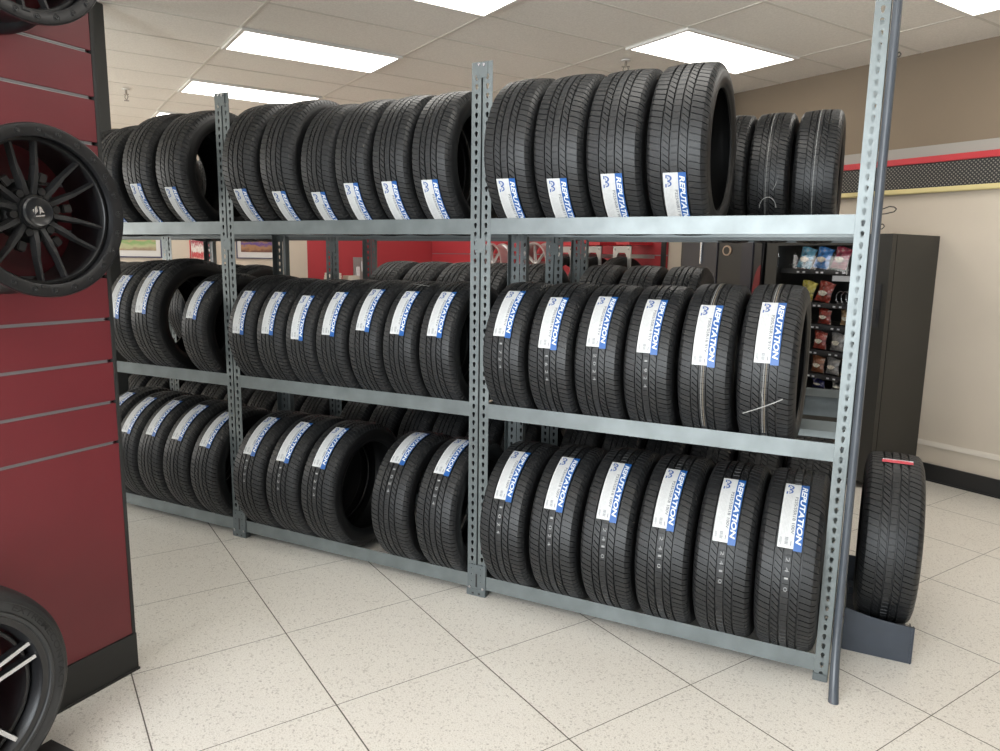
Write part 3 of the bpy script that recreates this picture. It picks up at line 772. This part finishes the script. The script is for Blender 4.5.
for i in range(5):
    T = Matrix.Rotation(2 * pi * i / 5 + radians(-80), 4, 'X')
    for s in (-1, 1):
        sp_ = spoke_poly([(.03, s * .010, -.030), (.10, s * .018, -.022), (.257, s * .026, -.010)], .013, .010, T).build('spoke', M['gloss'], e)
        m_ = MB()
        for (r, t, x) in [(.03, s * .010, -.0295), (.10, s * .018, -.0213), (.257, s * .026, -.0088)]:
            m_.v += [(x, t - .0060, r), (x, t + .0060, r), (x - .002, t + .0063, r), (x - .002, t - .0063, r)]
        for q in range(2):
            for k in range(4): m_.f.append((q * 4 + k, q * 4 + (k + 1) % 4, q * 4 + 4 + (k + 1) % 4, q * 4 + 4 + k))
        m_.f += [(3, 2, 1, 0), (8, 9, 10, 11)]
        MB().add(m_.v, m_.f, T).build('machined_edge', M['chrome'], sp_)
MB().lathe([(-.10, .0001), (-.10, .075), (-.05, .07), (-.028, .045), (-.024, .0001)], 36).build('hub', M['gloss'], e, 30)
# raised dark sidewall lettering along an arc
def arc_text(s, a0, a1, rr, h, parent, x=.0125):
    v, f = text_geo(s, 0, .01)
    vs = []
    for a, bb in v:
        an = a0 + (a1 - a0) * a; r = rr + bb * h
        vs.append((x, -r * cos(an) * -1, r * sin(an)))
    me = bpy.data.meshes.new('sidewall_lettering'); me.from_pydata(vs, [], f); me.materials.append(M['lettering']); link('sidewall_lettering', me, parent)
arc_text('EXTREMECONTACT', radians(46), radians(-24), .293, .018, e)
st = MB(); st.prism([(-.09, 0), (.07, 0), (.055, .045), (-.075, .045)], -.05, .05)
so = st.build('wheel_stand', M['blackmat'], loc=(-.60, -1.655, 0), rot=(0, 0, 0)); tag(so, 'small black wedge block on the floor beside the mounted wheel', 'wheel block')

# ------------------------------------------------------------------ snack vending machine
MW, MD, MH = .98, .62, 1.785
P1 = uv(.074, 3.195); org = uv(.074 - MW, 3.195)
vm = empty('snack_vending_machine', org, RA); tag(vm, 'tall black snack vending machine against the cream wall at right', 'vending machine')
t = .03
cab = MB(); cab.box(0, t, .06, MD, .05, MH).box(MW - .016, MW, .06, MD, .05, MH).box(t, MW - .016, .06, MD, MH - .04, MH).box(t, MW - .016, .06, MD, .05, .55).box(t, MW - .016, MD - .02, MD, .55, MH - .04)
cab.box(.74, .76, .06, MD - .02, .55, MH - .04)
cab.box(.03, .06, .1, .14, 0, .05).box(MW - .08, MW - .03, .1, .14, 0, .05).box(.03, .06, .5, .54, 0, .05).box(MW - .08, MW - .03, .5, .54, 0, .05)
cab.build('cabinet', M['machine'], vm)
dr = MB(); dr.box(0, .10, 0, .052, .05, MH).box(.76, MW, 0, .052, .05, MH).box(.10, .76, 0, .052, .05, .60).box(.10, .76, 0, .052, MH - .075, MH)
do = dr.build('door', M['machine'], vm)
MB().box(.10, .76, .010, .014, .60, MH - .075).build('window_pane', M['glass'], do)
MB().box(.80, .94, -.008, 0, 1.15, 1.45, bev=.003).box(.82, .92, -.014, -.008, 1.2, 1.28).build('control_panel', M['ledge'], do)
MB().box(.2, .66, -.004, .0, .25, .42, bev=.002).build('delivery_flap', M['ledge'], do)
MB().box(.14, .70, .075, .087, MH - .055, MH - .047).build('interior_lamp', M['led'], vm)
levels = [1.537, 1.29, 1.128, .936, .757, .64]
for z in levels: MB().box(.04, .735, .10, .55, z - .03, z - .006).box(.04, .735, .092, .10, z - .036, z - .0).build('snack_tray', M['ledge'], vm)
bag_cols = {k_: tuple(x_ * .72 for x_ in c__) for k_, c__ in {'blue': (.03, .22, .62), 'paleblue': (.12, .38, .55), 'maroon': (.35, .02, .06), 'yellow': (.62, .52, .08), 'red': (.38, .05, .03), 'orange': (.30, .10, .04), 'brown': (.14, .06, .04), 'tan': (.45, .30, .16), 'silver': (.35, .33, .32), 'navy': (.03, .03, .15)}.items()}
def wrapmat(name, c):
    m = bpy.data.materials.new(name); m.use_nodes = True
    nt = m.node_tree; N = nt.nodes; Lk = nt.links; b_ = N['Principled BSDF']
    tc = N.new('ShaderNodeTexCoord'); n = N.new('ShaderNodeTexNoise'); n.inputs['Scale'].default_value = 26; n.inputs['Detail'].default_value = 3
    Lk.new(tc.outputs['Object'], n.inputs['Vector']); r = N.new('ShaderNodeValToRGB'); e = r.color_ramp.elements
    e[0].position = .36; e[0].color = (*[x * .25 for x in c], 1); e[1].position = .47; e[1].color = (*c, 1)
    x = e.new(.58); x.color = (*[min(1, x_ * 1.3 + .02) for x_ in c], 1); x = e.new(.66); x.color = (.42, .38, .33, 1)
    Lk.new(n.outputs['Fac'], r.inputs[0]); Lk.new(r.outputs[0], b_.inputs['Base Color']); b_.inputs['Roughness'].default_value = .28; b_.inputs['Metallic'].default_value = .1
    return m
BM = {k: wrapmat('wrapper_' + k, c) for k, c in bag_cols.items()}
M['cream2'] = mat('wrapper_print', (.72, .66, .55), .35, noise=(60, .4))
def bag_mesh(w, h, d, m):
    b_ = MB(); nx, nz = 6, 8
    for side in (-1, 1):
        o_ = len(b_.v)
        for j in range(nz + 1):
            for i in range(nx + 1):
                a = i / nx; c = j / nz
                puff = (sin(a * pi) ** .6) * (sin(min(1, max(0, (c - .08) / .84)) * pi) ** .6) if 0 < a < 1 and .08 < c < .92 else 0
                wv = .004 * sin(i * 2.1) if c in (0, 1) else 0
                b_.v.append(((a - .5) * w * (1 - .16 * sin(c * pi)) + .012 * (c - .5) * (1 if w > .12 else -1), side * puff * d / 2 * (1 + .25 * sin(a * 9 + c * 7)) + wv, c * h + .006 * sin(a * 5) * (c > .5)))
        for j in range(nz):
            for i in range(nx):
                q = (o_ + j * (nx + 1) + i, o_ + j * (nx + 1) + i + 1, o_ + (j + 1) * (nx + 1) + i + 1, o_ + (j + 1) * (nx + 1) + i)
                b_.f.append(q if side < 0 else tuple(reversed(q)))
    return b_.mesh('snack_bag', m, 60)
def lp_patch(w, h, d):
    b_ = MB(); n = 14; b_.v.append((0, -d / 2 * 1.1 - .006, h * .42))
    for i in range(n): a = 2 * pi * i / n; b_.v.append((w * (.26 + .05 * sin(3 * a)) * cos(a), -d / 2 * 1.0 - .006, h * .42 + h * .13 * sin(a)))
    b_.f = [(0, 1 + i, 1 + (i + 1) % n) for i in range(n)]
    return b_.mesh('printed_patch', M['cream2'])
U0m = .074 - MW
rows_ = [  # level, height, [(u, colour, word)]
    (0, .155, [(-.66, 'paleblue', 'pale blue'), (-.52, 'blue', 'bright blue'), (-.375, 'maroon', 'maroon')]),
    (1, .150, [(-.63, 'yellow', 'yellow'), (-.485, 'red', 'white and red'), ]),
    (2, .108, [(-.66, 'brown', 'brown'), (-.46, 'red', 'red'), (-.28, 'tan', 'tan')]),
    (3, .130, [(-.66, 'maroon', 'maroon'), (-.48, 'red', 'red'), (-.34, 'silver', 'grey and tan'), (-.228, 'brown', 'brown')]),
    (4, .120, [(-.64, 'brown', 'brown'), (-.48, 'orange', 'orange brown'), (-.36, 'silver', 'silver'), (-.24, 'tan', 'tan')]),
    (5, .062, [(-.62, 'brown', 'brown'), (-.46, 'navy', 'navy'), (-.30, 'silver', 'silver brown')])]
RN = ['top', 'second', 'third', 'fourth', 'fifth', 'lowest']
for li, h, items in rows_:
    for u, cname, word in items:
        w = .132 if li < 2 else .11; d = .045
        me = bag_mesh(w, h, d, BM[cname])
        o = link('snack_bag', me, None, uv(u, 3.195 + .135, levels[li] + .006), (0, 0, RA)); o.rotation_euler = (radians(-6), radians(8 if li < 2 else 3), RA)
        tag(o, '%s snack bag on the %s tray inside the vending machine' % (word, RN[li]), 'snack bag', 'snacks in the vending machine')
        link('printed_patch', lp_patch(w, h, d), o)
tg = MB().box(-.075, .075, 0, .003, 0, .04).build('paper_sign', M['tag'], None, loc=uv(-.318, 3.195 + .09, 1.453), rot=(0, 0, RA)); tag(tg, 'blank pale paper sign inside the vending machine under top tray', 'sign')
cs = MB()
for q in range(3):
    pts = [(.034 * cos(a) + .02 * q, .03 * q, .045 + .045 * sin(a)) for a in [pi * .35 + i * pi * 1.4 / 14 for i in range(15)]]
    cs.tube(pts, .0022, 6)
co = cs.build('vending_coil', M['chrome'], vm, loc=(.585, .10, levels[1] + .0)); co['label'] = 'empty chrome spiral'
tagm = MB().box(-.010, .010, -.001, .001, 0, .012).mesh('price_tag', M['tag'])
for li in range(5):
    for u in (-.68, -.63, -.52, -.48, -.36, -.31): link('price_tag', tagm, vm, (u - U0m, .0905, levels[li] - .03))

# drink vending machine
dm = empty('drink_vending_machine', uv(-1.80, 3.195), RA); tag(dm, 'black drink vending machine with blue panel beside the snack machine', 'vending machine')
DW = .86
MB().box(0, DW, .05, .62, .03, 1.80, bev=.006).box(.03, .1, .1, .2, 0, .03).box(DW - .1, DW - .03, .1, .2, 0, .03).box(.03, .1, .5, .58, 0, .03).box(DW - .1, DW - .03, .5, .58, 0, .03).build('cabinet', M['machine'], dm)
MB().box(0, DW, 0, .05, .03, 1.80, bev=.012).build('door', M['gloss'], dm)
MB().box(.04, .42, -.012, 0, .55, 1.74, bev=.004).build('front_panel', M['bluepan'], dm)
MB().box(.66, .775, -.010, 0, .2, 1.74, bev=.004).build('side_panel', M['bluepan'], dm)
MB().box(.245, .262, -.03, -.012, 1.56, 1.75, bev=.004).build('door_reflection', M['chrome'], dm)  # bright upright strip modelled in place of a light reflection on the door
MB().box(.22, .37, -.016, -.010, 1.38, 1.475, bev=.002).build('notice', M['tag'], dm)
bd = MB().cyl((0, 0, 0), (0, -.012, 0), .042, 28); MB().add(bd.v, bd.f).build('round_badge', M['bronze'], dm, 30, (.515, -.002, 1.672))
MB().cyl((0, -.012, 0), (0, -.014, 0), .030, 28).build('badge_face', M['wire'], dm, 30, (.515, -.002, 1.672))
ar = [(DW - .002 - .075 * sin(q / 12 * pi / 2), 1.56 - .36 * (1 - cos(q / 12 * pi / 2))) for q in range(13)]
MB().prism(list(reversed(ar)) + [(DW - .002, 1.20)][:1], -.014, -.0105).build('emblem', M['reddisc'], dm)
# pale pier beside it
pr = MB().box(0, .22, 0, .3, 0, ZC, bev=.004).build('trim_3', mat('pier_paint', (.20, .175, .16), .5), loc=uv(-2.10, 3.53), rot=(0, 0, RA)); struct(pr)

# ------------------------------------------------------------------ red sample displays on the far wall
def panel(u0, u1, lab):
    e = empty('sample_panel', uv(u0, VW), RA); tag(e, lab, 'display', 'red sample panels on the far wall')
    w = u1 - u0
    MB().box(0, w, -.03, -.001, .75, 1.628, bev=.002).box(0, w, -.03, -.001, 1.640, 2.0, bev=.002).build('red_board', M['redwall'], e)
    MB().box(0, w, -.022, -.001, 1.628, 1.640).build('groove_strip', M['alu'], e)
    MB().box(w - .055, w, -.05, -.03, .75, 2.0).build('divider_strip', M['black'], e)
    return e
pl = [(-7.58, -6.2, 'red sample panel near the red corner, farthest from the vending machines'), (-6.1, -5.0, 'red sample panel with a silver wheel, behind the middle post'), (-4.95, -4.0, 'red sample panel with a silver wheel, left of the sample tires'),
      (-3.95, -3.55, 'narrow red sample panel partly behind a dark post'), (-3.52, -3.06, 'red sample panel left of the rightmost, holding one tire'), (-3.05, -2.55, 'rightmost red sample panel, holding one tire')]
for a, b_, l in pl: panel(a, b_, l)
for n_, (u, l) in enumerate(((-3.765, 'small sample tire on leftmost far red bracket'), (-3.29, 'small sample tire on middle far red bracket'), (-2.84, 'small sample tire on the rightmost far red bracket'))):
    e = empty('tire_bracket', uv(u, VW - .03), RA); tag(e, 'grey arched bracket over the ' + l.replace('small ', '').split(' on ')[0] + [', leftmost of three', ', middle of three', ', rightmost of three'][n_], 'bracket', 'grey arched tire brackets')
    arch = [(-.13, 1.25), (-.13, 1.72), (.13, 1.72), (.13, 1.25), (.105, 1.25), (.085, 1.60), (.05, 1.655), (-.05, 1.655), (-.085, 1.60), (-.105, 1.25)]
    MB().prism(list(reversed(arch)), -.34, -.325).build('arch_plate', M['silver'], e)
    MB().box(-.13, -.12, -.325, -.001, 1.60, 1.64).box(.12, .13, -.325, -.001, 1.60, 1.64).build('wall_arm', M['silver'], e)
    s = MB()
    for xx in (-.10, .10): s.cyl((xx, -.34, 1.69), (xx, -.346, 1.69), .012, 10)
    s.build('bolt', M['chrome'], e)
    MB().box(-.10, .10, -.33, -.001, 1.735, 1.765).build('red_header', M['redband'], e)
    o = link('tire', TIRE, None, uv(u, VW - .36, 1.305), (0, 0, RA)); o.scale = (.17 / W0, .31 / R0, .31 / R0)
    tag(o, l, 'tire', 'sample tires on far red panels')
for n_, (u, l) in enumerate(((-5.50, 'silver alloy wheel on the far red panel, behind the middle post'), (-4.52, 'silver alloy wheel on the far red panel, nearest the sample tires'))):
    e = empty('silver_wheel', uv(u, VW - .27, 1.50), RA - pi / 2); tag(e, l, 'wheel', 'silver wheels on the far wall')
    MB().lathe(barrel_prof(.28, .2), 48, close=True).build('rim_barrel', M['silver'], e, 40)
    for i in range(7):
        spoke_poly([(.03, 0, -.03), (.14, .0, -.02), (.262, 0, -.012)], .022, .014, Matrix.Rotation(2 * pi * i / 7, 4, 'X')).build('spoke', M['silver'], e)
    MB().lathe([(-.2, .0001), (-.2, .05), (-.05, .06), (-.02, .035), (-.02, .0001)], 24).build('hub', M['silver'], e, 30)
    MB().lathe([(-.198, .05), (-.198, .24)], 36).build('brake_disc', M['silver'], e) if n_ < 0 else None

# ------------------------------------------------------------------ pictures on the far cream wall
def picture(v0, v1, z0, z1, art, lab, fm=None, mt=.045, fw_=.02):
    e = empty('framed_picture', uv(UW + .002, (v0 + v1) / 2, z0), RA + pi / 2); tag(e, lab, 'picture', 'framed pictures on the far cream wall')
    w = (v1 - v0) / 2; h = z1 - z0
    # local x runs along v, local -y faces the room
    MB().box(-w, w, -.022, 0, 0, fw_).box(-w, w, -.022, 0, h - fw_, h).box(-w, -w + fw_, -.022, 0, fw_, h - fw_).box(w - fw_, w, -.022, 0, fw_, h - fw_).build('picture_frame', fm or M['framewood'], e)
    MB().box(-w + fw_, w - fw_, -.010, 0, fw_, h - fw_).build('mat_board', M['matboard'], e)
    MB().box(-w + fw_ + mt, w - fw_ - mt, -.013, -.010, fw_ + mt * 1.5, h - fw_ - mt).build('photograph', art, e)
picture(-.95, -.13, 1.515, 2.02, M['art1'], 'framed green playing field photo on the far wall, leftmost', M['framewood'], .05, .016)
picture(.21, .52, 1.36, 2.0, M['art3'], 'narrow red and yellow poster on the far wall between two framed photos', M['redband'], .008, .010)
picture(.80, 1.37, 1.52, 2.02, M['art2'], 'framed violet arena photo on the far wall, right of the poster', M['framewood'], .05, .014)
# brochure rack and counter clutter by the red wall
br = empty('brochure_rack', uv(UW + .01, 2.58, 1.20), RA + pi / 2); tag(br, 'grey wire brochure rack on the far red wall', 'brochure rack')
wm = MB()
for i in range(7): wm.box(-.10 + i * .032, -.094 + i * .032, -.02, -.014, 0, .36)
for i in range(9): wm.box(-.10, .098, -.022, -.016, i * .044, i * .044 + .006)
wm.box(-.10, .10, -.008, 0, 0, .36); wm.build('wire_frame', M['silver'], br)
MB().box(-.06, -.01, -.04, -.022, .08, .22).build('brochure', M['tag'], br); MB().box(.02, .07, -.04, -.022, .15, .30).build('brochure', M['tag'], br)
ct_ = empty('service_counter', uv(UW + .25, 2.2, 0), RA + pi / 2); tag(ct_, 'long counter along the far red wall carrying papers', 'counter')
MB().box(-.75, 1.3, -.45, .2, 1.10, 1.14).build('countertop', M['blackmat'], ct_); MB().box(-.73, 1.28, -.38, .18, 0, 1.10).build('counter_body', M['redwall'], ct_)
for i, (vv, hh, l) in enumerate(((2.03, .20, 'stack of pale papers on the far counter, left of the brochure rack'), (2.30, .16, 'low stack of pale papers on the far counter beneath the brochure rack'))):
    o = MB()
    for q in range(6): o.box(-.09 + .006 * (q % 3), .09 - .005 * (q % 2), -.12, .1, q * hh / 6, (q + .9) * hh / 6)
    oo = o.build('paper_stack', M['floorw'], loc=uv(UW + .35, vv, 1.14), rot=(0, 0, RA + pi / 2)); tag(oo, l, 'paper stack', 'paper stacks on the far counter')
ph = MB().box(-.10, .10, -.1, .1, 0, .05, bev=.01).box(-.11, .11, -.03, .03, .05, .09, bev=.012).build('desk_phone', M['black'], loc=uv(UW + .35, 1.62, 1.14), rot=(0, 0, RA + pi / 2)); tag(ph, 'small black desk telephone on the left end of the far counter', 'telephone')

# ------------------------------------------------------------------ light
def area(name, loc, target, sx, sy, power, color):
    l = bpy.data.lights.new(name, 'AREA'); l.shape = 'RECTANGLE'; l.size = sx; l.size_y = sy; l.energy = power; l.color = color
    o = bpy.data.objects.new(name, l); COL.objects.link(o); o.location = loc
    o.rotation_euler = (Vector(target) - Vector(loc)).to_track_quat('-Z', 'Y').to_euler(); return o
# storefront windows behind and to the right of the camera
area('storefront_daylight', (.2, -6.3, 1.65), (.3, 0, 2.3), 3.6, 2.7, 330, (.90, .96, 1))
area('far_left_uplight', uv(-5.2, -5.7, 1.9), uv(-5.5, -1.5, 4.4), 3.4, 2.0, 120, (1, .98, .93))  # added uplight brightening the far-left ceiling and wall, no known window there
w = bpy.data.worlds.new('world'); S.world = w; w.use_nodes = True
w.node_tree.nodes['Background'].inputs[0].default_value = (.86, .92, 1, 1); w.node_tree.nodes['Background'].inputs[1].default_value = .08

vs = S.view_settings; vs.view_transform = 'Standard'; vs.look = 'None'; vs.exposure = 0.6; vs.gamma = 1; vs.use_curve_mapping = False
S.cycles.use_denoising = True
S.cycles.max_bounces = 8
